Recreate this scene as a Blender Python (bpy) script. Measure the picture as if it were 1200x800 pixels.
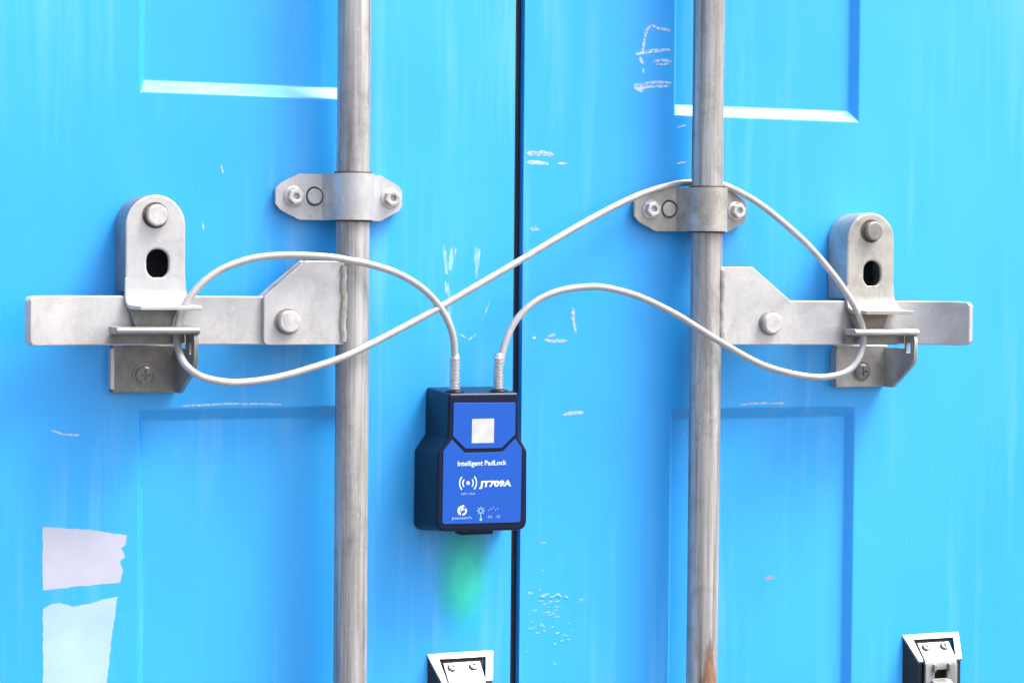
import bpy, bmesh, math, random
from mathutils import Vector, Matrix
random.seed(7)
S = bpy.context.scene
for o in list(bpy.data.objects):
    bpy.data.objects.remove(o)
Z0 = 1.25                      # height of the picture centre above the yard, metres

# ------------------------------------------------------------------ camera
F_PX, YAW, DIST, PITCH, ROLL = 2800.0, math.radians(23), 2.38, math.radians(1.74), math.radians(0.5)
fw = Vector((math.sin(YAW)*math.cos(PITCH), math.cos(YAW)*math.cos(PITCH), -math.sin(PITCH)))
rt = Vector((math.cos(YAW), -math.sin(YAW), 0)); up = rt.cross(fw)
R_ = rt*math.cos(ROLL) + up*math.sin(ROLL); U_ = up*math.cos(ROLL) - rt*math.sin(ROLL)
cam_d = bpy.data.cameras.new('camera'); cam = bpy.data.objects.new('camera', cam_d)
S.collection.objects.link(cam); S.camera = cam
m3 = Matrix((R_, U_, -fw)).transposed()
cam.matrix_world = Matrix.Translation(Vector((0, 0, Z0)) - fw*DIST) @ m3.to_4x4()
cam_d.sensor_fit = 'HORIZONTAL'; cam_d.sensor_width = 36.0; cam_d.lens = 36.0*F_PX/1200.0
cam_d.clip_start = 0.05; cam_d.clip_end = 500

# ------------------------------------------------------------------ light
SUN_DIR = Vector((0.42, -0.30, 0.85)).normalized()      # towards the sun: high, from the right, raking the doors
SUN_E, SKY_E, EXPOSURE = 1.5, 0.14, 1.50
elev = math.asin(SUN_DIR.z); rot = math.atan2(SUN_DIR.x, SUN_DIR.y)
w = bpy.data.worlds.new('World'); S.world = w; w.use_nodes = True
nt = w.node_tree; bg = nt.nodes['Background']
sky = nt.nodes.new('ShaderNodeTexSky'); sky.sky_type = 'NISHITA'; sky.sun_disc = False
sky.sun_elevation = elev; sky.sun_rotation = rot
sky.air_density = 1.0; sky.dust_density = 7.0; sky.ozone_density = 1.0
nt.links.new(sky.outputs[0], bg.inputs[0]); bg.inputs[1].default_value = SKY_E
sl = bpy.data.lights.new('sun', 'SUN'); sl.energy = SUN_E; sl.angle = math.radians(22); sl.color = (1.0, 0.965, 0.91)
so = bpy.data.objects.new('sun', sl); S.collection.objects.link(so)
so.rotation_euler = SUN_DIR.to_track_quat('Z', 'Y').to_euler(); so.location = (2, -2, 5)
S.view_settings.view_transform = 'Standard'; S.view_settings.look = 'None'
S.view_settings.exposure = EXPOSURE; S.view_settings.gamma = 1.0

# ------------------------------------------------------------------ helpers
ROOT = {}
def link(o): S.collection.objects.link(o); return o
def tag(o, label=None, cat=None, group=None, kind=None):
    if label: o['label'] = label
    if cat: o['category'] = cat
    if group: o['group'] = group
    if kind: o['kind'] = kind
    return o
def thing(name, label, cat, org, group=None):
    o = link(bpy.data.objects.new(name, None)); o.empty_display_size = .02
    o.location = (org[0]/1000, -org[1]/1000, Z0+org[2]/1000)
    ROOT[o] = Vector(o.location)
    return tag(o, label, cat, group)
def W(x, d, z): return Vector((x/1000, -d/1000, Z0+z/1000))     # millimetres: right, out of the door, up
def part(name, bm, mat, parent, bevel=0, seg=2, sharp=32, label=None, kind=None, smooth=True):
    org = ROOT.get(parent, Vector((0, 0, 0)))
    bmesh.ops.translate(bm, vec=-org, verts=bm.verts)
    bmesh.ops.recalc_face_normals(bm, faces=bm.faces)
    me = bpy.data.meshes.new(name); bm.to_mesh(me); bm.free()
    if smooth:
        me.polygons.foreach_set('use_smooth', [True]*len(me.polygons))
        me.set_sharp_from_angle(angle=math.radians(sharp))
    for m in (mat if isinstance(mat, (list, tuple)) else [mat]): me.materials.append(m)
    o = link(bpy.data.objects.new(name, me)); o.parent = parent; ROOT[o] = org
    if bevel:
        b = o.modifiers.new('bevel', 'BEVEL'); b.width = bevel/1000; b.segments = seg
        b.limit_method = 'ANGLE'; b.angle_limit = math.radians(30); b.harden_normals = True
    if label: o['label'] = label
    if kind: o['kind'] = kind
    return o
def box(bm, x0, x1, d0, d1, z0, z1):
    vs = [bm.verts.new(W(x, d, z)) for z in (z0, z1) for d in (d0, d1) for x in (x0, x1)]
    for f in ((0,1,3,2), (4,6,7,5), (0,4,5,1), (2,3,7,6), (0,2,6,4), (1,5,7,3)): bm.faces.new([vs[i] for i in f])
    return bm
def B(*a): return box(bmesh.new(), *a)
def prism(bm, pts, d0, d1, taper=None):
    """outline (x, z) extruded along d"""
    cx = sum(p[0] for p in pts)/len(pts); cz = sum(p[1] for p in pts)/len(pts); t = taper or 1
    a = [bm.verts.new(W(cx+(x-cx)*t, d0, cz+(z-cz)*t)) for x, z in pts]
    b = [bm.verts.new(W(x, d1, z)) for x, z in pts]; n = len(pts)
    bm.faces.new(a); bm.faces.new(b)
    for i in range(n): bm.faces.new((a[i], a[(i+1) % n], b[(i+1) % n], b[i]))
    return bm
def prism_x(bm, pts, x0, x1):
    """outline (d, z) extruded along x"""
    a = [bm.verts.new(W(x0, d, z)) for d, z in pts]; b = [bm.verts.new(W(x1, d, z)) for d, z in pts]; n = len(pts)
    bm.faces.new(a); bm.faces.new(b)
    for i in range(n): bm.faces.new((a[i], a[(i+1) % n], b[(i+1) % n], b[i]))
    return bm
def lathe(bm, c, axis, prof, n=32):
    """profile of (radius, height) about a point; axis 'd' or 'z'"""
    rings = []
    for r, h in prof:
        ring = []
        for k in range(n):
            a = 2*math.pi*k/n
            if axis == 'd': ring.append(bm.verts.new(W(c[0]+r*math.cos(a), c[1]+h, c[2]+r*math.sin(a))))
            else: ring.append(bm.verts.new(W(c[0]+r*math.cos(a), c[1]+r*math.sin(a), c[2]+h)))
        rings.append(ring)
    for i in range(len(rings)-1):
        for k in range(n): bm.faces.new((rings[i][k], rings[i][(k+1) % n], rings[i+1][(k+1) % n], rings[i+1][k]))
    bm.faces.new(rings[0]); bm.faces.new(rings[-1])
    return bm
def strip(bm, path, t, hw):
    """flat bar bent along (x, d) points; hw gives (lower, upper) z at each point; thickness t towards -normal"""
    n = len(path); front = []; back = []
    for i, (x, d) in enumerate(path):
        a = Vector(path[max(i-1, 0)]); b = Vector(path[min(i+1, n-1)]); tn = (b-a).normalized(); nm = Vector((-tn.y, tn.x))
        lo, hi = hw[i]
        q = Vector((x, d)) - nm*t
        front.append((bm.verts.new(W(x, d, lo)), bm.verts.new(W(x, d, hi))))
        back.append((bm.verts.new(W(q.x, q.y, lo)), bm.verts.new(W(q.x, q.y, hi))))
    for i in range(n-1):
        f0, f1, b0, b1 = front[i], front[i+1], back[i], back[i+1]
        bm.faces.new((f0[0], f1[0], f1[1], f0[1])); bm.faces.new((b0[0], b0[1], b1[1], b1[0]))
        bm.faces.new((f0[1], f1[1], b1[1], b0[1])); bm.faces.new((f0[0], b0[0], b1[0], f1[0]))
    bm.faces.new((front[0][0], front[0][1], back[0][1], back[0][0])); bm.faces.new((front[-1][0], back[-1][0], back[-1][1], front[-1][1]))
    return bm
def cut(o, bm):
    me = bpy.data.meshes.new('cutter'); bmesh.ops.recalc_face_normals(bm, faces=bm.faces); bm.to_mesh(me); bm.free()
    c = link(bpy.data.objects.new('cutter', me))
    bv = [m for m in o.modifiers]; keep = [(m.width, m.segments) for m in bv]
    for m in bv: o.modifiers.remove(m)
    md = o.modifiers.new('cut', 'BOOLEAN'); md.operation = 'DIFFERENCE'; md.object = c; md.solver = 'EXACT'
    par = o.parent; bpy.context.view_layer.update()
    new = bpy.data.meshes.new_from_object(o.evaluated_get(bpy.context.evaluated_depsgraph_get()))
    o.modifiers.clear(); old = o.data; nm = old.name; o.data = new; bpy.data.meshes.remove(old); new.name = nm
    new.polygons.foreach_set('use_smooth', [True]*len(new.polygons)); new.set_sharp_from_angle(angle=math.radians(32))
    bpy.data.objects.remove(c)
    for wd, sg in keep:
        b = o.modifiers.new('bevel', 'BEVEL'); b.width = wd; b.segments = sg
        b.limit_method = 'ANGLE'; b.angle_limit = math.radians(30); b.harden_normals = True
    return o
def slot_pts(cx, cz, w, h, n=10):
    r = w/2; out = []
    for k in range(n+1): a = math.pi*k/n; out.append((cx+r*math.cos(a), cz+h/2-r+r*math.sin(a)))
    for k in range(n+1): a = math.pi+math.pi*k/n; out.append((cx+r*math.cos(a), cz-h/2+r+r*math.sin(a)))
    return out
def round_poly(pts, rad, n=5):
    out = []; N = len(pts)
    for i, p in enumerate(pts):
        r = rad[i] if isinstance(rad, (list, tuple)) else rad
        p = Vector(p); a = Vector(pts[i-1]); b = Vector(pts[(i+1) % N])
        if r <= 0: out.append(tuple(p)); continue
        u = (a-p).normalized(); v = (b-p).normalized(); ang = u.angle(v); L = min(r/math.tan(ang/2), .48*(a-p).length, .48*(b-p).length)
        s = p+u*L; e = p+v*L
        for k in range(n+1):
            t = k/n; out.append(tuple(s*(1-t)**2 + p*2*t*(1-t) + e*t*t))
    return out
def spline(pts, sub=8):
    P = [Vector(p) for p in pts]; out = []
    for i in range(len(P)-1):
        p0 = P[max(i-1, 0)]; p1 = P[i]; p2 = P[i+1]; p3 = P[min(i+2, len(P)-1)]
        for k in range(sub):
            t = k/sub
            out.append(.5*((2*p1)+(p2-p0)*t+(2*p0-5*p1+4*p2-p3)*t*t+(3*p1-p0-3*p2+p3)*t**3))
    out.append(P[-1]); return out
def tube(bm, pts, r, n=16):
    P = [W(*p) for p in pts]; r /= 1000; rings = []; ref = Vector((0, 1, 0))
    for i, p in enumerate(P):
        t = (P[min(i+1, len(P)-1)]-P[max(i-1, 0)]).normalized(); ref = (ref-t*ref.dot(t)).normalized(); s = t.cross(ref)
        rings.append([bm.verts.new(p+(ref*math.cos(2*math.pi*k/n)+s*math.sin(2*math.pi*k/n))*r) for k in range(n)])
    for a, b in zip(rings, rings[1:]):
        for k in range(n): bm.faces.new((a[k], a[(k+1) % n], b[(k+1) % n], b[k]))
    bm.faces.new(rings[0]); bm.faces.new(rings[-1])
    return bm

# ------------------------------------------------------------------ materials
class MT:
    def __init__(s, name):
        s.m = bpy.data.materials.new(name); s.m.use_nodes = True; s.t = s.m.node_tree; s.b = s.t.nodes['Principled BSDF']
        s.co = s.t.nodes.new('ShaderNodeNewGeometry').outputs['Position']
    def n(s, ty, **kw):
        nd = s.t.nodes.new(ty)
        for k, v in kw.items(): setattr(nd, k, v)
        return nd
    def l(s, a, b): s.t.links.new(a, b)
    def noise(s, scale, stretch=(1, 1, 1), detail=4, rough=.55, dist=0, off=(0, 0, 0)):
        mp = s.n('ShaderNodeMapping'); mp.inputs['Scale'].default_value = stretch; mp.inputs['Location'].default_value = off; s.l(s.co, mp.inputs[0])
        nz = s.n('ShaderNodeTexNoise'); nz.inputs['Scale'].default_value = scale; nz.inputs['Detail'].default_value = detail
        nz.inputs['Roughness'].default_value = rough; nz.inputs['Distortion'].default_value = dist; s.l(mp.outputs[0], nz.inputs[0]); return nz.outputs[0]
    def ramp(s, f, stops):
        r = s.n('ShaderNodeValToRGB'); e = r.color_ramp.elements
        while len(e) < len(stops): e.new(.5)
        for i, (p, c) in enumerate(stops):
            e[i].position = p; e[i].color = (*c, 1) if isinstance(c, tuple) else (c, c, c, 1)
        s.l(f, r.inputs[0]); return r.outputs[0]
    def mix(s, f, a, b):
        m = s.n('ShaderNodeMix', data_type='RGBA')
        if isinstance(f, (int, float)): m.inputs[0].default_value = f
        else: s.l(f, m.inputs[0])
        for i, c in ((6, a), (7, b)):
            if isinstance(c, tuple): m.inputs[i].default_value = (*c, 1)
            else: s.l(c, m.inputs[i])
        return m.outputs[2]
    def set(s, **kw):
        for k, v in kw.items():
            i = s.b.inputs[k.replace('_', ' ')]
            if isinstance(v, (int, float)): i.default_value = v
            elif isinstance(v, tuple): i.default_value = (*v, 1)
            else: s.l(v, i)
        return s
    def bump(s, h, strength=.2, dist=.001):
        b = s.n('ShaderNodeBump'); b.inputs['Strength'].default_value = strength; b.inputs['Distance'].default_value = dist
        s.l(h, b.inputs['Height']); s.l(b.outputs[0], s.b.inputs['Normal']); return s

def door_paint(name, seed):
    m = MT(name)
    big = m.noise(2.2, (1, 1, .7), 3, off=(seed, 0, 0))
    c = m.mix(m.ramp(big, [(.35, 0.0), (.68, 1.0)]), (.024, .335, .83), (.038, .385, .88))
    st = m.noise(55, (1, 1, .05), 5, .6, off=(0, seed, seed))                     # washed-down dust streaks
    st2 = m.noise(4, (1, 1, .5), 3, off=(seed, 3, 1))
    sk = m.n('ShaderNodeMath', operation='MULTIPLY'); m.l(m.ramp(st, [(.5, 0.0), (.72, 1.0)]), sk.inputs[0]); m.l(m.ramp(st2, [(.40, 0.0), (.64, .5)]), sk.inputs[1])
    c = m.mix(sk.outputs[0], c, (.20, .52, .90))
    fine = m.noise(420, (1, 1, .6), 3, .6, off=(seed, seed, 0))                   # tiny pale chips
    sp = m.noise(9, (1, 1, 1), 2, off=(5, seed, 2))
    ck = m.n('ShaderNodeMath', operation='MULTIPLY'); m.l(m.ramp(fine, [(.705, 0.0), (.74, 1.0)]), ck.inputs[0]); m.l(m.ramp(sp, [(.52, 0.0), (.66, .7)]), ck.inputs[1])
    c = m.mix(ck.outputs[0], c, (.55, .62, .75))
    m.set(Base_Color=c, Roughness=m.ramp(m.noise(14, (1, 1, .3), 4), [(.3, .25), (.7, .37)]), IOR=1.5)
    wav = m.noise(7, (1, 1, .6), 2, .4); orange = m.noise(700, (1, 1, 1), 2)
    ad = m.n('ShaderNodeMath', operation='MULTIPLY_ADD'); m.l(orange, ad.inputs[0]); ad.inputs[1].default_value = .012; m.l(wav, ad.inputs[2])
    m.bump(ad.outputs[0], .35, .006)
    return m.m
def galv(name, lo, hi, metal=.45, rough=(.30, .46), stain=(.30, .24, .17), stain_amt=.25, stretch=(1, 1, 1), seed=0, scale=26, grime=.45):
    m = MT(name)
    n1 = m.noise(scale, stretch, 6, .62, .3, (seed, 0, 0)); n2 = m.noise(160, stretch, 3, .6, 0, (0, seed, 0))
    c = m.mix(m.ramp(n1, [(.32, 0.0), (.66, 1.0)]), lo, hi)
    c = m.mix(m.ramp(n2, [(.58, 0.0), (.75, .25)]), c, tuple(v*.55 for v in lo))
    sN = m.noise(scale*.55, stretch, 5, .6, .4, (3, 1, seed))
    c = m.mix(m.ramp(sN, [(.52, 0.0), (.74, stain_amt)]), c, stain)
    g1 = m.noise(33, (1, 1, .8), 6, .7, .6, (seed, 7, seed)); g2 = m.noise(240, (1.6, 1.6, .5), 3, .6, 0, (1, seed, 4))
    c = m.mix(m.ramp(g1, [(.50, 0.0), (.72, grime)]), c, tuple(v*.42 for v in stain))
    c = m.mix(m.ramp(g2, [(.62, 0.0), (.70, .30)]), c, tuple(min(.75, v*1.25) for v in hi))
    m.set(Base_Color=c, Metallic=metal, Roughness=m.ramp(n1, [(.3, rough[1]), (.7, rough[0])]))
    wv = m.noise(22, (1, 1, 1), 3, .5, 0, (seed, seed, 2)); ma = m.n('ShaderNodeMath', operation='MULTIPLY_ADD'); m.l(n2, ma.inputs[0]); ma.inputs[1].default_value = .10; m.l(wv, ma.inputs[2])
    m.bump(ma.outputs[0], .35, .0022)
    return m.m
def plain(name, col, rough=.5, metal=0.0, var=.12, scale=180, bump=.1, **kw):
    m = MT(name); nz = m.noise(scale, (1, 1, 1), 3)
    m.set(Base_Color=m.mix(m.ramp(nz, [(.3, 0.0), (.7, 1.0)]), tuple(c*(1-var) for c in col), tuple(min(1, c*(1+var)) for c in col)), Roughness=rough, Metallic=metal, **kw)
    m.bump(nz, bump, .0004); return m.m
def worn(name, col, cover, scale=260, stretch=(1, 1, 1), soft=.3):
    """a scrape in the paint: ragged cover, bare door between"""
    m = MT(name); nz = m.noise(scale, stretch, 4, .65)
    f = m.ramp(nz, [(cover-soft/2, 0.0), (cover+soft/2, 1.0)])
    m.set(Base_Color=col, Roughness=.6, Alpha=f); return m.m

M = {}
M['doorL'] = door_paint('blue door paint one', 1.7); M['doorR'] = door_paint('blue door paint two', 5.2)
M['steel_bright'] = galv('bright galvanised steel', (.43, .441, .46), (.57, .582, .605), seed=2, stain_amt=.10, grime=.24)
M['steel_warm'] = galv('weathered galvanised steel', (.30, .297, .28), (.50, .493, .472), seed=9, stain_amt=.4)
M['steel_dull'] = galv('dull grey steel', (.16, .165, .163), (.29, .295, .288), seed=4, stain_amt=.4)
M['rod'] = galv('streaked galvanised tube', (.19, .187, .18), (.50, .505, .51), seed=5, stretch=(4.5, 4.5, .12), scale=38, stain_amt=.42, stain=(.24, .205, .165), rough=(.34, .55), metal=.4)
M['bolt'] = galv('zinc bolt', (.48, .49, .50), (.66, .66, .66), seed=1, scale=90, stain_amt=.5)
M['bolt_dark'] = galv('dull bolt', (.17, .17, .165), (.30, .30, .29), seed=3, scale=90, stain_amt=.5)
M['rust'] = plain('rusty brown iron and pin shade', (.085, .06, .045), .8, 0, .4, 90, .4)  # also paints the shadow round the left latch pin
M['hole'] = plain('near-black hole fill', (.012, .013, .015), .8)  # near-black colour stands in for the dark inside the latch hole
M['rubber'] = plain('black door rubber', (.008, .010, .016), .55, 0, .3)
M['housing'] = plain('black plastic housing', (.003, .0085, .030), .33, 0, .2, 900, .1, Specular_IOR_Level=.25)
M['housing_side'] = plain('dark catch wall', (.012, .016, .022), .6)
M['blue_label'] = plain('royal blue label', (.005, .074, .40), .5, 0, .03, 300, .02, Specular_IOR_Level=.3)
M['print'] = plain('white print', (.62, .70, .88), .5, 0, .02)
M['print_soft'] = plain('pale blue print', (.25, .42, .80), .5, 0, .04)
M['sticker'] = plain('white paper sticker', (.44, .47, .50), .6, 0, .10, 160)
M['sticker_print'] = plain('grey faded print', (.40, .43, .46), .65, 0, .18, 700)
M['cable'] = plain('white cable jacket', (.42, .42, .42), .30, .3, .12, 70, .06)
M['spring'] = plain('chromed spring steel', (.62, .63, .64), .25, .8, .1)
M['decal'] = plain('pale lilac film', (.43, .46, .57), .45, 0, .10, 18, .03)
M['decal_blue'] = plain('pale blue film', (.33, .49, .65), .45, 0, .12, 15, .03)
M['scrape'] = worn('bare scraped paint', (.44, .63, .86), .41, 220)
M['scrape_v'] = worn('vertical scraped paint', (.27, .58, .88), .45, 220, (1, 1, .22))
M['scrape_pink'] = worn('pinkish primer scrape', (.44, .57, .76), .44, 260, (.4, 1, 1))
M['chip'] = worn('brown rust chip', (.34, .24, .24), .42, 500)
M['stainless'] = galv('bright stainless plate', (.22, .228, .24), (.31, .32, .34), metal=.45, rough=(.3, .42), seed=8, stain_amt=.06)
gm = MT('yard asphalt'); gn = gm.noise(3, (1, 1, 1), 8, .65)
gm.set(Base_Color=gm.ramp(gn, [(.3, (.105, .10, .096)), (.7, (.165, .16, .153))]), Roughness=.85); gm.bump(gn, .3, .01)

# ------------------------------------------------------------------ setting
bm = bmesh.new(); vs = [bm.verts.new((x, y, 0)) for x, y in ((-150, -150), (150, -150), (150, 150), (-150, 150))]; bm.faces.new(vs)
tag(part('ground', bm, gm.m, None, smooth=False), kind='structure')

# ------------------------------------------------------------------ doors
ZB, ZT = -1060, 1150
def door_sheet(x0, x1, rects):
    """front sheet pressed with recesses; rect = (xl, xr, zb, zt), all sharing xl and xr"""
    bm = bmesh.new(); xl, xr = rects[0][0], rects[0][1]; dep, bw, bh = -9.0, 7.5, 11.2
    q = lambda pts: bm.faces.new([bm.verts.new(W(*p)) for p in pts])
    zs = [ZB]
    for r in rects: zs += [r[2], r[3]]
    zs.append(ZT); xs = [x0, xl, xr, x1]
    for i in range(3):
        for j in range(len(zs)-1):
            if i == 1 and j % 2 == 1: continue
            q([(xs[i], 0, zs[j]), (xs[i+1], 0, zs[j]), (xs[i+1], 0, zs[j+1]), (xs[i], 0, zs[j+1])])
    for a, b, c, d in rects:
        o = [(a, 0, c), (b, 0, c), (b, 0, d), (a, 0, d)]; n = [(a+4.6, dep, c+bh), (b-bw, dep, c+bh), (b-bw, dep, d-bh), (a+4.6, dep, d-bh)]
        for k in range(4): q([o[k], o[(k+1) % 4], n[(k+1) % 4], n[k]])
        q(n)
    c4 = [(x0, 0, ZB), (x1, 0, ZB), (x1, 0, ZT), (x0, 0, ZT)]; b4 = [(x, -45, z) for x, _, z in c4]
    for k in range(4): q([c4[k], c4[(k+1) % 4], b4[(k+1) % 4], b4[k]])
    q(b4[::-1])
    bmesh.ops.remove_doubles(bm, verts=bm.verts, dist=1e-6)
    return bm
doorL = thing('container_door', 'left blue container door carrying two torn pale film patches low on its outer side', 'door', (-560, 0, ZB), 'container doors')
doorR = thing('container_door', 'right blue container door with white scrape marks near its top beside the rod', 'door', (575, 0, ZB), 'container doors')
oL = part('door_sheet', door_sheet(-1150, 1.0, [(-378, -157, -760, -62), (-378, -157, 234, 960)]), M['doorL'], doorL, bevel=1.4, seg=3)
oR = part('door_sheet', door_sheet(11.0, 1168, [(178, 396, -768, -70), (178, 396, 230.5, 952)]), M['doorR'], doorR, bevel=1.4, seg=3)
# rubber seals in the gap: two lips with a groove between
part('rubber_seal', B(1.2, 5.6, -32, -5, ZB+4, ZT-4), M['rubber'], doorL, bevel=1.5)
part('rubber_seal', B(6.2, 10.8, -32, -9, ZB+4, ZT-4), M['rubber'], doorR, bevel=1.5)

def sheet(bm, pts, d):
    bm.faces.new([bm.verts.new(W(x, d, z)) for x, z in pts]); return bm
def ragged(pts, amp, step=4, seed=1):
    rnd = random.Random(seed); out = []
    for i, p in enumerate(pts):
        a = Vector(p); b = Vector(pts[(i+1) % len(pts)]); n = max(1, int((b-a).length/step)); nm = Vector((-(b-a).y, (b-a).x)).normalized()
        for k in range(n): out.append(tuple(a.lerp(b, k/n)+nm*rnd.uniform(-amp, amp)))
    return out
D1 = [(-468,-169),(-428.7,-172.6),(-389.5,-179.6),(-390.8,-188.4),(-394.5,-191.4),(-391,-199.6),(-395.6,-203.4),(-393.1,-212.3),(-395.5,-223.4),(-428.5,-225.1),(-468,-227.7)]
D2 = [(-468,-245),(-460,-241),(-452.4,-240.5),(-440.4,-243.8),(-424.5,-242.5),(-412.4,-238.6),(-397.9,-236.7),(-402.6,-269.4),(-408.1,-317.1),(-414,-362),(-467,-366)]
bm = bmesh.new(); prism(bm, ragged(D1, .5, 4, 3), 0, .15); part('torn_film', bm, M['decal'], doorL, smooth=False, label='upper torn pale lilac film patch')
bm = bmesh.new(); prism(bm, ragged(D2, .5, 4, 5), 0, .15); part('torn_film', bm, M['decal_blue'], doorL, smooth=False, label='lower torn pale blue film patch')

def scrape_poly(pts, wd, seed):
    rnd = random.Random(seed); P = [Vector(p) for p in pts]; L = []; Rr = []; dense = []
    for a, b in zip(P, P[1:]):
        n = max(2, int((b-a).length/2.5))
        dense += [a.lerp(b, k/n) for k in range(n)]
    dense.append(P[-1]); n = len(dense)
    for i, p in enumerate(dense):
        t = (dense[min(i+1, n-1)]-dense[max(i-1, 0)]).normalized(); nm = Vector((-t.y, t.x)); e = min(1, .35+min(i, n-1-i)*.5)
        L.append(p+nm*wd*e*rnd.uniform(.5, 1.2)); Rr.append(p-nm*wd*e*rnd.uniform(.5, 1.2))
    return L, Rr
def scrapes(parent, items, mat, kind='stuff', d=.12, name='paint_scrape'):
    bm = bmesh.new()
    for i, (pts, wd) in enumerate(items):
        L, Rr = scrape_poly(pts, wd, i*13+len(items))
        for k in range(len(L)-1):
            bm.faces.new([bm.verts.new(W(p.x, d+.012*i, p.y)) for p in (L[k], L[k+1], Rr[k+1], Rr[k])])
    bmesh.ops.remove_doubles(bm, verts=bm.verts, dist=1e-6)
    part(name, bm, mat, parent, smooth=False, kind=kind)
scrapes(doorR, [([(141,292.5),(143,306),(145.5,316),(151.3,320.6),(160,318),(172.7,316.5)],1.7), ([(133.4,291),(150,294.5),(173,297)],1.9), ([(138,288),(142,281)],2.2), ([(141.6,277),(142.6,272)],1.6),
    ([(154,284),(162,286.5),(174,285)],1.8), ([(156,281.5),(173,282)],1.2), ([(131.8,258.8),(150,262.5),(174.3,263.8)],1.8), ([(133,255.5),(150,258.5),(172,260)],1.6), ([(132,257),(143,253.5)],2.6), ([(181,217.7),(191.4,220.7)],1.2), ([(181.1,181.1),(191.8,183.1)],1.2)], M['scrape'])
scrapes(doorR, [([(14,187),(30,187.6),(44,186.5)],2.6), ([(14,177.7),(26,178.6),(38,177.2)],2.6), ([(48,178),(60,178.5)],1.2), ([(18.5,113),(28.4,111.9)],3.2), ([(35,1.2),(46,.4),(60,.6)],1.9), ([(38.8,4.6),(47,7)],2.2), ([(66.2,34),(67.2,20),(69.8,8)],2.0), ([(22,3),(26,4.5)],1.6),
    ([(56,-74.4),(68,-72.2),(79.5,-72)],2.0), ([(258,-66.6),(280,-65.5),(311,-65.8)],1.1)], M['scrape_pink'], name='primer_scrape')
rnd = random.Random(11); it = []
for k in range(46):
    x = rnd.gauss(40, 13); z = rnd.gauss(-278, 22)
    if x > 16: it.append(([(x, z), (x+rnd.uniform(2, 7), z+rnd.uniform(-1, 1.5))], rnd.uniform(.5, 2.0)))
for k in range(5): x = rnd.uniform(28, 60); it.append(([(x, -256+rnd.uniform(-3, 3)), (x+rnd.uniform(4, 12), -256+rnd.uniform(-3, 3))], 1.8))
scrapes(doorR, it, worn('speckled bare paint', (.26, .54, .87), .43, 260, (1, 1, 1), .4), name='speckled_scrape')
scrapes(doorR, [([(289,-250),(295,-248.4),(302,-248.2)],2.2)], M['chip'], kind=None, name='rust_chip')
scrapes(doorL, [([(-74,96),(-72.5,82),(-69.8,66)],2.2), ([(-64.9,92),(-66,84),(-66.8,70)],2.4), ([(-61,93),(-62,84)],1.2), ([(-40.4,94),(-39,80),(-38.4,62)],2.6), ([(-35.9,92),(-37.6,74)],1.6), ([(-69,58),(-68,40),(-65.2,10)],1.7), ([(-72,60),(-71,46)],1.4),
    ([(-58,8),(-46,2),(-38,8)],1.0), ([(-24,40),(-33,20)],.8)], M['scrape_v'])
scrapes(doorL, [([(-338,-59.5),(-290,-58),(-239,-59)],1.0), ([(-461,-80),(-450,-84),(-433,-85)],1.1), ([(-300,168),(-298,160)],1.2), ([(-318,114),(-317,106)],1.0)], M['scrape'], name='edge_scrape')

# ------------------------------------------------------------------ locking rods
def hex_pts(cx, cz, r, a0=0): return [(cx+r*math.cos(a0+k*math.pi/3), cz+r*math.sin(a0+k*math.pi/3)) for k in range(6)]
def rod(x, dz, side, label):
    t = thing('locking_rod', label, 'locking rod', (x, 34, ZB+40), 'locking rods')
    bm = bmesh.new(); n = 48; zs = [ZB+40, -600, -350, -200, -60, 60, 200, 400, 700, ZT-40]
    lathe(bm, (x, 34, 0), 'z', [(16, z) for z in zs], n); part('rod', bm, M['rod'], t)
    s = side                                              # -1: the plates reach to the left
    pts = [(x+s*4, dz), (x+s*88, dz), (x+s*91, dz+3), (x+s*91, dz+45.5), (x+s*51, dz+79), (x+s*4, dz+79)] if s < 0 else \
          [(x+s*4, dz), (x+s*94, dz), (x+s*94, dz+44), (x+s*48, dz+79), (x+s*4, dz+79)]
    rp = round_poly(pts, [0, 9, 9, 4, 3, 0] if s < 0 else [0, 4, 4, 3, 0])
    bm = bmesh.new(); prism(bm, rp, 39, 44.5); part('hub_plate', bm, M['steel_bright'] if s < 0 else M['steel_bright'], t, bevel=1.0)
    rp2 = [(a, b) for a, b in rp]
    bm = bmesh.new(); prism(bm, rp2, 23, 28.5); part('hub_plate', bm, M['steel_warm'], t, bevel=1.0)
    bm = bmesh.new()                                       # weld bead down the joint
    wp = [(x+s*12.5+random.uniform(-1, 1), 45.4+random.uniform(-.5, .5), dz+3+k*4) for k in range(19)]
    tube(bm, wp, 3.1, 10); part('weld_bead', bm, M['steel_warm'], t)
    bx = x+s*68; bz = dz+22
    bm = bmesh.new(); lathe(bm, (bx, 44.5, bz), 'd', [(12.4, 0), (12.4, 1.6)]); part('washer', bm, M['bolt_dark'], t, bevel=.4)
    bm = bmesh.new(); lathe(bm, (bx, 46, bz), 'd', [(10.6, 0), (10.6, 6.6), (9.4, 8.0)]); part('pivot_pin', bm, M['bolt'], t, bevel=.5)
    return t
rodL = rod(-180, -1, -1, 'galvanised locking rod on the left door, cable crossing in front of it twice')
rodR = rod(199, -3, 1, 'galvanised locking rod on the right door with rust low down, cable passing behind it')
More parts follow.
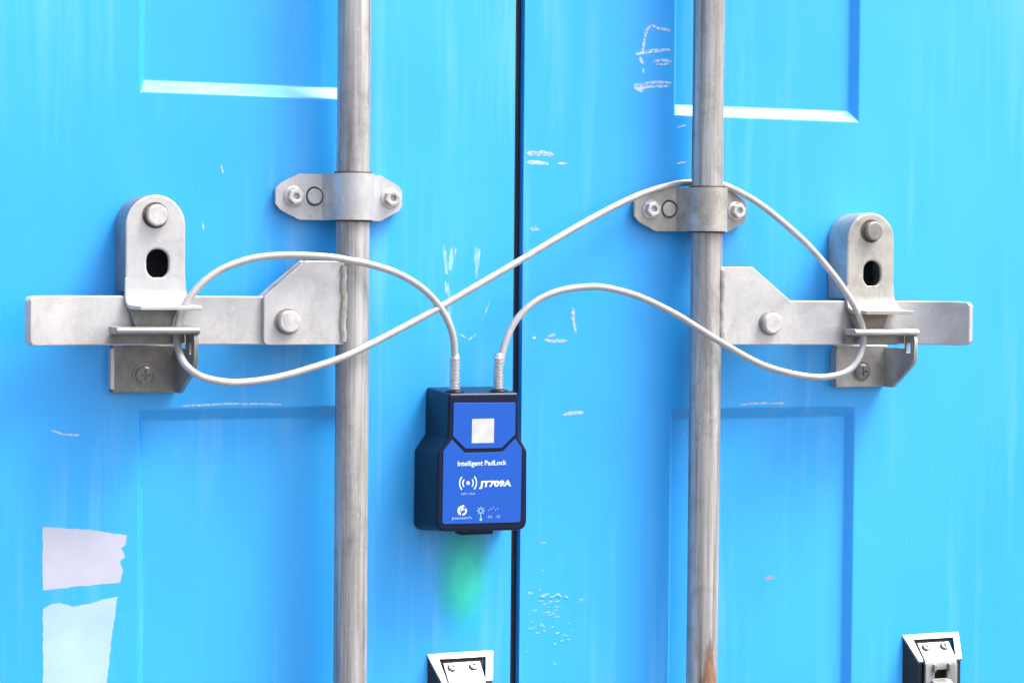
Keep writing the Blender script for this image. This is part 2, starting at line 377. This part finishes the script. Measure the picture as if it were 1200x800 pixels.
def rust():                                                # ragged rust low on the right rod, thinning out upwards
    m = MT('rust over zinc'); sp = m.n('ShaderNodeSeparateXYZ'); m.l(m.co, sp.inputs[0])
    def ma(op, a, b, c=None):
        nd = m.n('ShaderNodeMath', operation=op)
        for k, v in enumerate((a, b, c)):
            if v is None: continue
            if isinstance(v, (int, float)): nd.inputs[k].default_value = v
            else: m.l(v, nd.inputs[k])
        return nd.outputs[0]
    zz = ma('MULTIPLY_ADD', sp.outputs[2], -9.0, 9.0*(Z0-.300))                    # rises downwards
    zz = ma('MINIMUM', zz, .62)
    xx = ma('MULTIPLY', ma('ABSOLUTE', ma('SUBTRACT', sp.outputs[0], .1995), 0), 46.0)
    f = ma('ADD', ma('SUBTRACT', zz, xx), ma('MULTIPLY', m.noise(90, (1, 1, .3), 5, .7), .9))
    c = m.ramp(m.noise(160, (1, 1, .6), 4), [(.3, (.17, .085, .055)), (.7, (.30, .15, .09))])
    m.set(Base_Color=c, Roughness=.8, Alpha=m.ramp(f, [(.38, 0.0), (.72, .95)])); return m.m
bm = bmesh.new(); rows = []
for z in range(-280, -461, -12):
    rows.append([bm.verts.new(W(199+16.15*math.cos(a), 34+16.15*math.sin(a), z)) for a in [math.pi*(.12+.76*k/16) for k in range(17)]])
for a, b in zip(rows, rows[1:]):
    for k in range(16): bm.faces.new((a[k], a[k+1], b[k+1], b[k]))
part('rust_patch', bm, rust(), rodR)

# ------------------------------------------------------------------ handles
def handle(t, x, s, zc):
    if s < 0: path = [(x-312, 62), (x-303, 54.5), (x-294, 48), (x-285, 43), (x-275, 39.4), (x-264, 38), (x-46, 38)]
    else: path = [(x+52, 38), (x+222, 38), (x+234, 39.2), (x+246, 43.5), (x+257, 50.5), (x+267, 60), (x+276, 71), (x+284, 83)]
    bm = bmesh.new(); h = 22.7 if s < 0 else 23.0
    hw = [(zc-h, zc+h)]*len(path)
    if s < 0: path.insert(1, (x-310, 60.3)); hw = [(zc-h+4, zc+h-4), (zc-h+.6, zc+h-.6)] + hw[1:]
    else: path.insert(-1, (x+282.6, 80.5)); hw = hw[:-1] + [(zc-h+.6, zc+h-.6), (zc-h+4, zc+h-4)]
    strip(bm, path, 8, hw)
    part('handle_bar', bm, M['steel_bright'], t, bevel=1.4, seg=3, sharp=40)
    return t
handle(rodL, -180, -1, 21.9)
handle(rodR, 199, 1, 19.2)

# ------------------------------------------------------------------ rod clamps
def clamp(x, zc, mat, label, r=20.6):
    t = thing('rod_clamp', label, 'clamp', (x, 0, zc), 'rod clamps')
    path = [(x-69, 9), (x-64, 9), (x-58, 9), (x-45, 9), (x-28, 9), (x-23.5, 11), (x-21.4, 16), (x-r, 34)]
    path += [(x-r*math.cos(a), 34+r*math.sin(a)) for a in [math.pi*k/14 for k in range(1, 14)]]
    path += [(x+r, 34), (x+21.4, 16), (x+23.5, 11), (x+27, 9), (x+37, 9), (x+50, 9), (x+56, 9), (x+59, 9)]
    H = 22; hw = []
    for i, (px, d) in enumerate(path):
        e = min(px-(x-69), (x+59)-px)
        h = H if e >= 22 else 10+12*e/22
        if e < 1: h = 7
        hw.append((zc-h, zc+h))
    bm = bmesh.new(); strip(bm, path, 4, hw)
    o = part('clamp_strap', bm, mat, t, bevel=.7, sharp=40)
    bm = bmesh.new(); prism(bm, slot_pts(x-30.5, zc+.5, 17, 19), 4, 14); cut(o, bm)
    out = [(x-68, zc-8), (x-47, zc-21), (x+37, zc-21), (x+58, zc-8), (x+58, zc+8), (x+37, zc+21), (x-47, zc+21), (x-68, zc+8)]
    bm = bmesh.new(); prism(bm, out, 0, 5); part('back_plate', bm, M['steel_dull'], t, bevel=.6)
    bm = bmesh.new(); lathe(bm, (x-30.0, 5, zc+.5), 'd', [(7.4, 0), (7.4, 4.6), (6.6, 5.4)], 28); part('rivet', bm, M['bolt'], t)
    for bx in (x-51, x+47):
        b = bmesh.new(); lathe(b, (bx, 9, zc), 'd', [(10.2, 0), (10.0, 1.2), (8.6, 2.2)], 28)
        fl = part('bolt_flange', b, M['bolt'], t)
        b = bmesh.new(); prism(b, hex_pts(bx, zc, 7.7, .3), 11, 17.5); hd = part('bolt_head', b, M['bolt'], fl, bevel=.9)
        b = bmesh.new(); prism(b, hex_pts(bx, zc, 3.4, .1), 13.5, 20); cut(hd, b)
    bm = bmesh.new(); lathe(bm, (x, 34, zc), 'z', [(16.5, -23.6), (18.2, -23.6), (18.2, 23.6), (16.5, 23.6)], 40); part('bushing', bm, M['rust'], t)
    return t
clamp(-180, 139.2, M['steel_warm2'] if 'steel_warm2' in M else M['steel_bright'], 'bolted steel clamp around the left locking rod, nothing looped behind it')
clamp(199, 133.8, M['steel_warm'], 'bolted steel clamp around the right locking rod with white cable above it')

# ------------------------------------------------------------------ handle latches (swing covers)
def latch(cx, ztop, mat, mat_wall, pin, label, hole_x):
    t = thing('handle_latch', label, 'latch', (cx, 0, ztop-100), 'swing latches over the handles')
    hw, r = 28.5, 26.0; zb = ztop-90
    arch = [(cx-hw, zb)] + [(cx-hw*math.cos(a), ztop-hw+hw*math.sin(a)) for a in [math.pi*k/18 for k in range(0, 19)]] + [(cx+hw, zb)]
    # curled shell: side wall + front, open below
    o = bmesh.new(); n = len(arch)
    inn = [(cx+(x-cx)*(hw-4.5)/hw, (z if z == zb else ztop-hw+(z-(ztop-hw))*(hw-4.5)/hw)) for x, z in arch]
    a0 = [o.verts.new(W(x, 1, z)) for x, z in arch]; a1 = [o.verts.new(W(x, 41, z)) for x, z in arch]
    b0 = [o.verts.new(W(x, 1, z)) for x, z in inn]; b1 = [o.verts.new(W(x, 36, z)) for x, z in inn]
    for i in range(n-1):
        o.faces.new((a0[i], a0[i+1], a1[i+1], a1[i])); o.faces.new((b0[i], b1[i], b1[i+1], b0[i+1])); o.faces.new((a0[i], b0[i], b0[i+1], a0[i+1]))
    o.faces.new(a1); o.faces.new(b1)
    o.faces.new((a0[0], a1[0], b1[0], b0[0])); o.faces.new((a0[-1], b0[-1], b1[-1], a1[-1])); o.faces.new((a1[0], a1[-1], b1[-1], b1[0]))
    for fc in o.faces: fc.normal_update()
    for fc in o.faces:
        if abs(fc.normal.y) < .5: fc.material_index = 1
    sh = part('latch_cover', o, [mat, mat_wall], t, bevel=4.5, seg=4, sharp=40)
    bm = bmesh.new(); prism(bm, slot_pts(cx+2, ztop-63.5, 20.5, 27), 30, 50); cut(sh, bm)
    bm = bmesh.new(); B_ = box(bm, cx-16, cx+20, 3, 12, ztop-84, ztop-44); part('hole_shade_block', B_, M['hole'], t, bevel=1)  # added block behind the hole; its colour paints in the darkness there
    # flared skirt and lip reaching out over the handle
    path = [(41, zb+14), (41.2, zb+4), (41.6, zb-3), (43.5, zb-8), (48, zb-10.5), (56, zb-11.3), (66, zb-11.6)]
    half = [(28.4, 28.4), (28.6, 28.8), (28.4, 30.5), (28.2, 33), (27.5, 35.5), (26, 37.5), (20, 37)]
    bm = bmesh.new(); rows = []
    for i, (d, z) in enumerate(path):
        a = Vector(path[max(i-1, 0)]); b = Vector(path[min(i+1, len(path)-1)]); tn = (b-a).normalized(); nm = Vector((tn.y, -tn.x))*4.0
        l, rr = half[i]
        if nm.x > 0: nm = -nm
        rows.append([bm.verts.new(W(cx-l, d, z)), bm.verts.new(W(cx+rr, d, z)), bm.verts.new(W(cx+rr, d+nm.x, z+nm.y)), bm.verts.new(W(cx-l, d+nm.x, z+nm.y))])
    for p, q in zip(rows, rows[1:]):
        for k in range(4): bm.faces.new((p[k], p[(k+1) % 4], q[(k+1) % 4], q[k]))
    bm.faces.new(rows[0]); bm.faces.new(rows[-1])
    lip = part('latch_lip', bm, mat, t, bevel=1.0, sharp=50)
    bm = bmesh.new(); lathe(bm, (hole_x[0], hole_x[1], zb-30), 'z', [(5.4, 0), (5.4, 60)], 20)
    for v in bm.verts: pass
    cut(lip, bm)
    bm = bmesh.new(); tube(bm, [(cx-hw-2.5, 38.5, zb+2.5), (cx-hw-2.5, 50, zb+2.5)], 4.6, 16); part('hinge_stub', bm, M['bolt_dark'], t, bevel=.8)
    bm = bmesh.new(); prism(bm, round_poly([(cx-26, zb-12.5), (cx-20, zb-31), (cx+14, zb-31), (cx+21, zb-12.5)], 3), 39.5, 45); part('under_lip_plate', bm, M['steel_dull'], t, bevel=1.2)  # dull trapezoid plate in front of the handle, below the lip
    pz = ztop-19
    bm = bmesh.new(); lathe(bm, (cx-.5, 41, pz), 'd', [(12.2, 0), (11.9, 1.2)], 32); part('pin_ring', bm, M['rust'], t)  # rusty on the right; on the left it paints the pin's shadow
    bm = bmesh.new(); lathe(bm, (cx, 42, pz), 'd', [(9.8, 0), (9.8, 5.5), (8.6, 6.8)], 32); part('pivot_pin', bm, M['bolt_dark'] if pin == 'dark' else M['bolt'], t, bevel=.5)
    return t
latch(-373.6, 137.5, M['steel_bright'], M['steel_dull'], 'light', 'pale round-topped latch cover above the handle on the left door', (-352.0, 55))  # left side walls get a darker steel than the face, as painted shade
latch(388.4, 133.8, M['steel_warm'], M['steel_warm'], 'dark', 'weathered round-topped latch cover with rusty pin on the right door', (364.0, 56.5))

# ------------------------------------------------------------------ lower brackets
def bracket(x0, zt, mat, label, hole, E, sl):
    t = thing('handle_bracket', label, 'bracket', (x0+32, 0, zt-48), 'lower brackets under the handles')
    x1 = x0+63
    part('base_plate', B(x0, x1, 0, 9, zt-47.5, zt-3), mat, t, bevel=1.2)
    part('side_flange', B(x0-2.5, x0+1.5, 0, 13, zt-44, zt-6), M['steel_bright'] if x0 < 0 else mat, t, bevel=.8)
    bm = bmesh.new()
    prism_x(bm, [(9.1, zt-47.5), (24, zt-47.5), (E-16, zt-30), (E-6, zt-23), (E-1, zt-15), (E, zt+3), (E-2, zt+8), (E-5.5, zt+10), (47.5, zt+10), (47.5, zt-5.5), (9.1, zt-5.5)], x1-4, x1)
    g = part('side_gusset', bm, mat, t, bevel=1.0)
    bm = bmesh.new(); box(bm, x1-20, x1+20, sl, sl+8, zt-10, zt+.5); cut(g, bm)
    bm = bmesh.new()
    prism_x(bm, [(47, zt+9.2), (E-2, zt+8.4), (E+1.5, zt+10), (E+1.6, zt+13), (E-1, zt+15.2), (47, zt+15.6)], x0-13, x1+1.5)
    sh = part('shelf_lip', bm, mat, t, bevel=.9)
    bm = bmesh.new(); lathe(bm, (hole[0], hole[1], zt-10), 'z', [(5.4, 0), (5.4, 40)], 20); cut(sh, bm)
    part('shelf_shade_strip', B(x0-11, x1-4.5, 40, 48.5, zt-.5, zt+9), M['steel_dull'], t, bevel=1)  # added dull strip, paints the shadow band under the shelf
    cx = x0+30; cz = zt-31
    b = bmesh.new(); lathe(b, (cx, 9, cz), 'd', [(10.8, 0), (10.8, 1.2)], 30); ws = part('washer', b, M['bolt_dark'], t, bevel=.3)
    b = bmesh.new(); lathe(b, (cx, 10.2, cz), 'd', [(8.6, 0), (8.2, 2.4), (6.6, 3.6)], 30); sc = part('screw', b, M['bolt_dark'], ws)
    b = bmesh.new(); box(b, cx-1, cx+1, 12, 20, cz-4.6, cz+4.6); cut(sc, b)
    b = bmesh.new(); box(b, cx-4.6, cx+4.6, 12, 20, cz-1, cz+1); cut(sc, b)
    return t
bracket(-406, 1.5, M['steel_dull'], 'grey screwed bracket with slotted side lug below the left door handle', (-356.0, 54.5), 78, 60)
bracket(367.5, -2, M['steel_warm'], 'brownish screwed bracket with slotted side lug below the right door handle', (369.9, 57), 67, 51)

# ------------------------------------------------------------------ wedge catches at the bottom edge
def catch(x0, x1, zt, label):
    t = thing('handle_catch', label, 'catch', ((x0+x1)/2, 0, zt-110), 'wedge shaped catches low on the doors')
    zf = zt-26; D = 21.0; zb = zt-110; TP = 8.5
    def hexa(pts):                                         # pts: list of (x, d, z) rings of four, lofted
        bm = bmesh.new(); rings = [[bm.verts.new(W(*p)) for p in ring] for ring in pts]
        for a, b in zip(rings, rings[1:]):
            for k in range(len(a)): bm.faces.new((a[k], a[(k+1) % len(a)], b[(k+1) % len(a)], b[k]))
        bm.faces.new(rings[0]); bm.faces.new(rings[-1]); return bm
    def f(z): return min(1, max(0, (zt-z)/(zt-zf)))
    def xl(z): return x0+TP*f(z)
    def xr(z): return x1-TP*f(z)
    th = 2.5
    # dark side walls under the rim, flaring towards the door
    for a, b in ((x0+1, x0+TP+1), (x1-1, x1-TP-1)):
        i_ = 4 if a < b else -4
        bm = hexa([[(a, 0, zt-2), (a+i_, 0, zt-2), (a+i_, .6, zt-3), (a, .6, zt-3)],
                   [(a, 0, zf), (a+i_, 0, zf), (b+i_, D-2, zf-1), (b, D-2, zf-1)], [(a, 0, zb), (a+i_, 0, zb), (b+i_, D-2, zb), (b, D-2, zb)]])
        part('side_wall', bm, M['housing_side'], t)
    for s in (0, 1):                                       # sloping side rims
        wA, wB = (11, 6) if s == 0 else (-8, -8)
        e = (lambda z: xl(z)) if s == 0 else (lambda z: xr(z))
        bm = hexa([[(e(zt), .3, zt), (e(zt)+wA, .3, zt), (e(zt)+wA, 0, zt-th), (e(zt), 0, zt-th)],
                   [(e(zf), D, zf), (e(zf)+wB, D, zf), (e(zf)+wB, D-1.5, zf-th), (e(zf), D-1.5, zf-th)]])
        part('rim', bm, M['stainless'], t, bevel=.4)
    d5 = D*5/26
    bm = hexa([[(x0+11, .2, zt-.1), (x0+11, d5, zt-5), (x0+11, 0, zt-8)], [(x1-8, .2, zt-.1), (x1-8, d5, zt-5), (x1-8, 0, zt-8)]])
    part('rim', bm, M['stainless'], t)
    xa, xb = x0+14.5, x1-17
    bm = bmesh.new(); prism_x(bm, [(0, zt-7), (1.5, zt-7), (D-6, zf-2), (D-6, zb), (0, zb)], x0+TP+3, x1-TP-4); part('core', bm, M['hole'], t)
    P0 = zt-8.5; dp = D*8.5/26
    bm = bmesh.new(); prism_x(bm, [(dp+.3, P0), (D+1.5, zf+1.5), (D+4, zf-5), (D+4, zb), (D, zb), (D, zf-4), (dp-3, P0-1)], xa, xb)
    plate = part('face_plate', bm, M['stainless'], t, bevel=.8, seg=2)
    cx = (xa+xb)/2
    bm = bmesh.new(); box(bm, cx-8.5, cx+7, D-6, D+12, zf-19, zf-9.5); cut(plate, bm)
    for sx in (xa+8, xb-9):
        b = bmesh.new(); z = zt-13; dd = D*13/26+1
        lathe(b, (0, 0, 0), 'd', [(4.6, 0), (4.6, 1.6), (3.6, 3.0), (1.7, 3.0), (1.4, 1.6)], 20)
        M4 = Matrix.Translation(W(sx, dd, z)) @ Matrix.Rotation(math.radians(-38), 4, 'X') @ Matrix.Translation(-W(0, 0, 0))
        bmesh.ops.transform(b, matrix=M4, verts=b.verts)
        part('screw', b, M['bolt_dark'], t)
    for sx in (cx-10, cx+8.5):
        b = bmesh.new(); box(b, sx-1.4, sx+1.4, D+3, D+7.5, zf-11, zf-3); part('hinge_lug', b, M['steel_dull'], t, bevel=.8)
    bm = bmesh.new(); prism_x(bm, [(D+3.7, zf-19.5), (D+11, zf-23), (D+12, zf-42), (D+3.7, zf-42)], cx-13, cx+11); part('catch_tongue', bm, M['stainless'], t, bevel=1.2)
    return t
catch(-88.5, -17.5, -307.5, 'bright wedge shaped catch below the padlock on the left door')
catch(458.5, 530, -317, 'bright wedge shaped catch low on the right door near its outer edge')

# ------------------------------------------------------------------ electronic padlock with its cable
lock = thing('electronic_padlock', 'black electronic padlock with blue front hanging on a long white cable', 'padlock', (-54, 30, -180))
BODY = [(-90,-47.8),(-16.9,-47.8),(-15.6,-91.1),(-7.5,-104.5),(-7.0,-181.8),(-101.5,-180.2),(-100.9,-105.8),(-90.5,-91)]
bp = round_poly(BODY, [3.5, 3.5, 5, 5, 10, 10, 5, 5], 6)
bm = bmesh.new(); prism(bm, bp, 1, 58, 1.06); part('housing', bm, M['housing'], lock, bevel=3.0, seg=4, sharp=25)
def inset_plate(pts, name, mat, d0, d1, rad, parent=lock, bev=.4):
    bm = bmesh.new(); prism(bm, round_poly(pts, rad, 4), d0, d1); return part(name, bm, mat, parent, bevel=bev)
UP = [(-85,-56.8),(-20.5,-57.4),(-20.6,-88.4),(-34.8,-101.2),(-72.3,-101.2),(-85.6,-88.8)]
LO = [(-95.4,-103),(-86.5,-92.1),(-73.1,-105.3),(-33.9,-105.0),(-20.5,-92.4),(-13.5,-102),(-14.2,-174),(-96,-173.2)]
p_up = inset_plate(UP, 'front_label', M['blue_label'], 57, 58.7, 1.5); p_lo = inset_plate(LO, 'front_label', M['blue_label'], 57, 58.7, [1.5, .8, 1.5, 1.5, .8, 1.5, 3, 3])
st = inset_plate([(-66,-72.6),(-43,-72.4),(-43.3,-96.0),(-66.3,-95.8)], 'paper_sticker', M['sticker'], 58.6, 58.95, .5, p_up, 0)
bm = bmesh.new(); box(bm, -96.6+34, -47.0, 58.9, 59.05, -92.5, -74.6)
bm.free()
def text(s, x0, x1, zc, h, mat, shear=0, bold=0, name='lettering', parent=p_lo):
    c = bpy.data.curves.new('t', 'FONT'); c.body = s; c.size = 1; c.shear = shear; c.offset = bold; c.extrude = .01; c.resolution_u = 3; c.align_x = 'LEFT'
    o = link(bpy.data.objects.new('t', c)); bpy.context.view_layer.update()
    me = bpy.data.meshes.new_from_object(o.evaluated_get(bpy.context.evaluated_depsgraph_get())); bpy.data.objects.remove(o)
    xs = [v.co.x for v in me.vertices]; ys = [v.co.y for v in me.vertices]; a, b = min(xs), max(xs); y0, y1 = min(ys), max(ys)
    bm = bmesh.new(); bm.from_mesh(me); bpy.data.meshes.remove(me)
    for v in bm.verts:
        fx = x0+(v.co.x-a)/(b-a)*(x1-x0); fz = zc-h/2+(v.co.y-y0)/(y1-y0)*h; d = 58.78+(v.co.z)*5
        v.co = W(fx, d, fz)
    return part(name, bm, mat, parent, smooth=False)
text('Intelligent PadLock', -80.5, -29.7, -116.0, 6.3, M['print'], 0, .012)
text('JT709A', -58.2, -24.6, -136.4, 7.8, M['print'], .1, .045)
text('NFC TAG', -76.5, -62.5, -144.6, 2.0, M['print_soft'], 0, .01)
text('Jointech', -86.5, -65.5, -168.0, 3.2, M['print_soft'], 0, .01)
text('IN', -48.5, -44.5, -167.6, 2.6, M['print_soft']); text('CE', -40.0, -36.0, -167.6, 2.6, M['print_soft'])
def arc(bm, cx, cz, r, w_, a0, a1, n=14, d=58.85):
    for k in range(n):
        p = [a0+(a1-a0)*(k+j)/n for j in (0, 1)]
        bm.faces.new([bm.verts.new(W(cx+q*math.cos(a), d, cz+q*math.sin(a))) for a, q in ((p[0], r-w_/2), (p[1], r-w_/2), (p[1], r+w_/2), (p[0], r+w_/2))])
bm = bmesh.new(); cx, cz = -69.7, -134.2; rad = math.radians
for r, hw in ((8.8, 44), (5.4, 40)):
    arc(bm, cx, cz, r, 1.15, rad(-hw), rad(hw)); arc(bm, cx, cz, r, 1.15, rad(180-hw), rad(180+hw))
arc(bm, cx, cz, .9, 1.8, 0, 2*math.pi); part('radio_symbol', bm, M['print'], p_lo, smooth=False)
bm = bmesh.new(); cx, cz = -75.7, -160.6                   # swirling round emblem
arc(bm, cx, cz, 3.6, 2.4, rad(70), rad(250)); arc(bm, cx+.8, cz-.4, 3.4, 1.7, rad(265), rad(400)); arc(bm, cx+.6, cz+.4, 1.2, 1.5, 0, rad(230))
sheet(bm, [(cx-1, cz+4.0), (cx+1.8, cz+5.8), (cx+2.6, cz+3.2)], 58.86); part('emblem', bm, M['print'], p_lo, smooth=False)
bm = bmesh.new(); cx, cz = -56.1, -161.4                   # lamp symbol
arc(bm, cx, cz, 2.2, 1.0, 0, 2*math.pi)
for k in range(8): a = k*math.pi/4; arc(bm, cx+3.6*math.cos(a), cz+3.6*math.sin(a), .3, .6, 0, 2*math.pi, 6)
sheet(bm, [(cx-.5, cz-3.5), (cx+.5, cz-3.5), (cx+.5, cz-7.2), (cx-.5, cz-7.2)], 58.86); arc(bm, cx, cz-8.4, .8, 1.5, 0, 2*math.pi, 8)
part('lamp_symbol', bm, M['print_soft'], p_lo, smooth=False)
bm = bmesh.new()
for k in range(5): arc(bm, -47.5+k*2.3, -161+(k % 3)*1.2, .3, .6, 0, 2*math.pi, 6)
part('dot_symbols', bm, M['print_soft'], p_lo, smooth=False)
# cable glands and spring ferrules
for fx in (-78.7, -33.1):
    bm = bmesh.new(); lathe(bm, (fx, 45, -48), 'z', [(9.3, -3), (9.3, 1.6), (8.2, 2.6), (5.5, 3.2)], 28); part('gland', bm, M['housing'], lock, bevel=.4)
    prof = [(4.6, -2)]
    for k in range(10): z = 2+k*3.2; prof += [(4.4, z), (5.4, z+.7), (5.4, z+1.9), (4.4, z+2.6)]
    prof += [(4.3, 35.5), (3.6, 37)]
    bm = bmesh.new(); lathe(bm, (fx-.2, 45.3, -47), 'z', prof, 24); part('spring_ferrule', bm, M['spring'], lock)
CABLE = [(-78.9,45,-46),(-79.2,45.6,-28),(-79.4,46.0,-13.1),(-83.0,48.0,10.1),(-95.4,50.0,33.1),(-116.0,53.0,52.7),(-143.3,56.0,67.2),(-173.8,57.0,75.9),(-189.1,57.0,78.5),(-211.6,56.0,81.9),(-248.7,54.0,83.2),(-281.8,54.0,80.4),(-310.4,54.0,71.5),(-330.6,54.0,58.8),(-345.1,54.0,43.0),(-352.3,54.0,30.5),(-355.4,54.0,18.7),(-357.5,56.0,7.0),(-357.2,64.0,-6.0),(-354.6,78.0,-17.9),(-339.7,82.0,-28.7),(-307.6,74.0,-34.1),(-268.0,65.0,-31.0),(-229.1,60.0,-22.0),(-192.2,58.0,-10.3),(-146.4,54.0,10.4),(-101.6,50.0,32.3),(-56.0,46.0,56.2),(-11.3,42.0,79.8),(38.6,36.0,106.3),(88.7,28.0,130.9),(130.2,20.0,148.1),(167.8,12.0,158.6),(191.9,8.5,162.0),(218.7,8.0,162.5),(240.5,10.0,156.7),(267.1,20.0,141.2),(295.2,33.0,116.9),(319.5,44.0,91.6),(344.4,54.0,59.3),(361.3,57.0,33.9),(369.8,57.0,13.6),(370.1,57.0,-4.0),(361.5,58.0,-21.6),(346.4,58.0,-32.1),(318.8,57.0,-36.2),(284.3,56.0,-31.6),(249.5,56.0,-21.7),(209.0,58.0,-2.4),(183.7,58.0,11.4),(152.9,54.0,29.3),(117.2,49.0,45.3),(85.7,46.0,53.6),(62.8,45.0,55.2),(31.0,44.0,50.8),(4.1,43.0,39.0),(-15.7,43.0,19.8),(-26.8,44.0,-2.7),(-31.5,45.0,-23.4),(-33.1,45.0,-46)]
bm = bmesh.new(); tube(bm, [tuple(p) for p in spline(CABLE, 8)], 3.45, 16); part('lock_cable', bm, M['cable'], lock)
# charging cover underneath
part('charging_cover', B(-72, -38, 30, 47, -186, -180.5), M['housing'], lock, bevel=1.2)

# green paint smudge rubbed on the door under the padlock
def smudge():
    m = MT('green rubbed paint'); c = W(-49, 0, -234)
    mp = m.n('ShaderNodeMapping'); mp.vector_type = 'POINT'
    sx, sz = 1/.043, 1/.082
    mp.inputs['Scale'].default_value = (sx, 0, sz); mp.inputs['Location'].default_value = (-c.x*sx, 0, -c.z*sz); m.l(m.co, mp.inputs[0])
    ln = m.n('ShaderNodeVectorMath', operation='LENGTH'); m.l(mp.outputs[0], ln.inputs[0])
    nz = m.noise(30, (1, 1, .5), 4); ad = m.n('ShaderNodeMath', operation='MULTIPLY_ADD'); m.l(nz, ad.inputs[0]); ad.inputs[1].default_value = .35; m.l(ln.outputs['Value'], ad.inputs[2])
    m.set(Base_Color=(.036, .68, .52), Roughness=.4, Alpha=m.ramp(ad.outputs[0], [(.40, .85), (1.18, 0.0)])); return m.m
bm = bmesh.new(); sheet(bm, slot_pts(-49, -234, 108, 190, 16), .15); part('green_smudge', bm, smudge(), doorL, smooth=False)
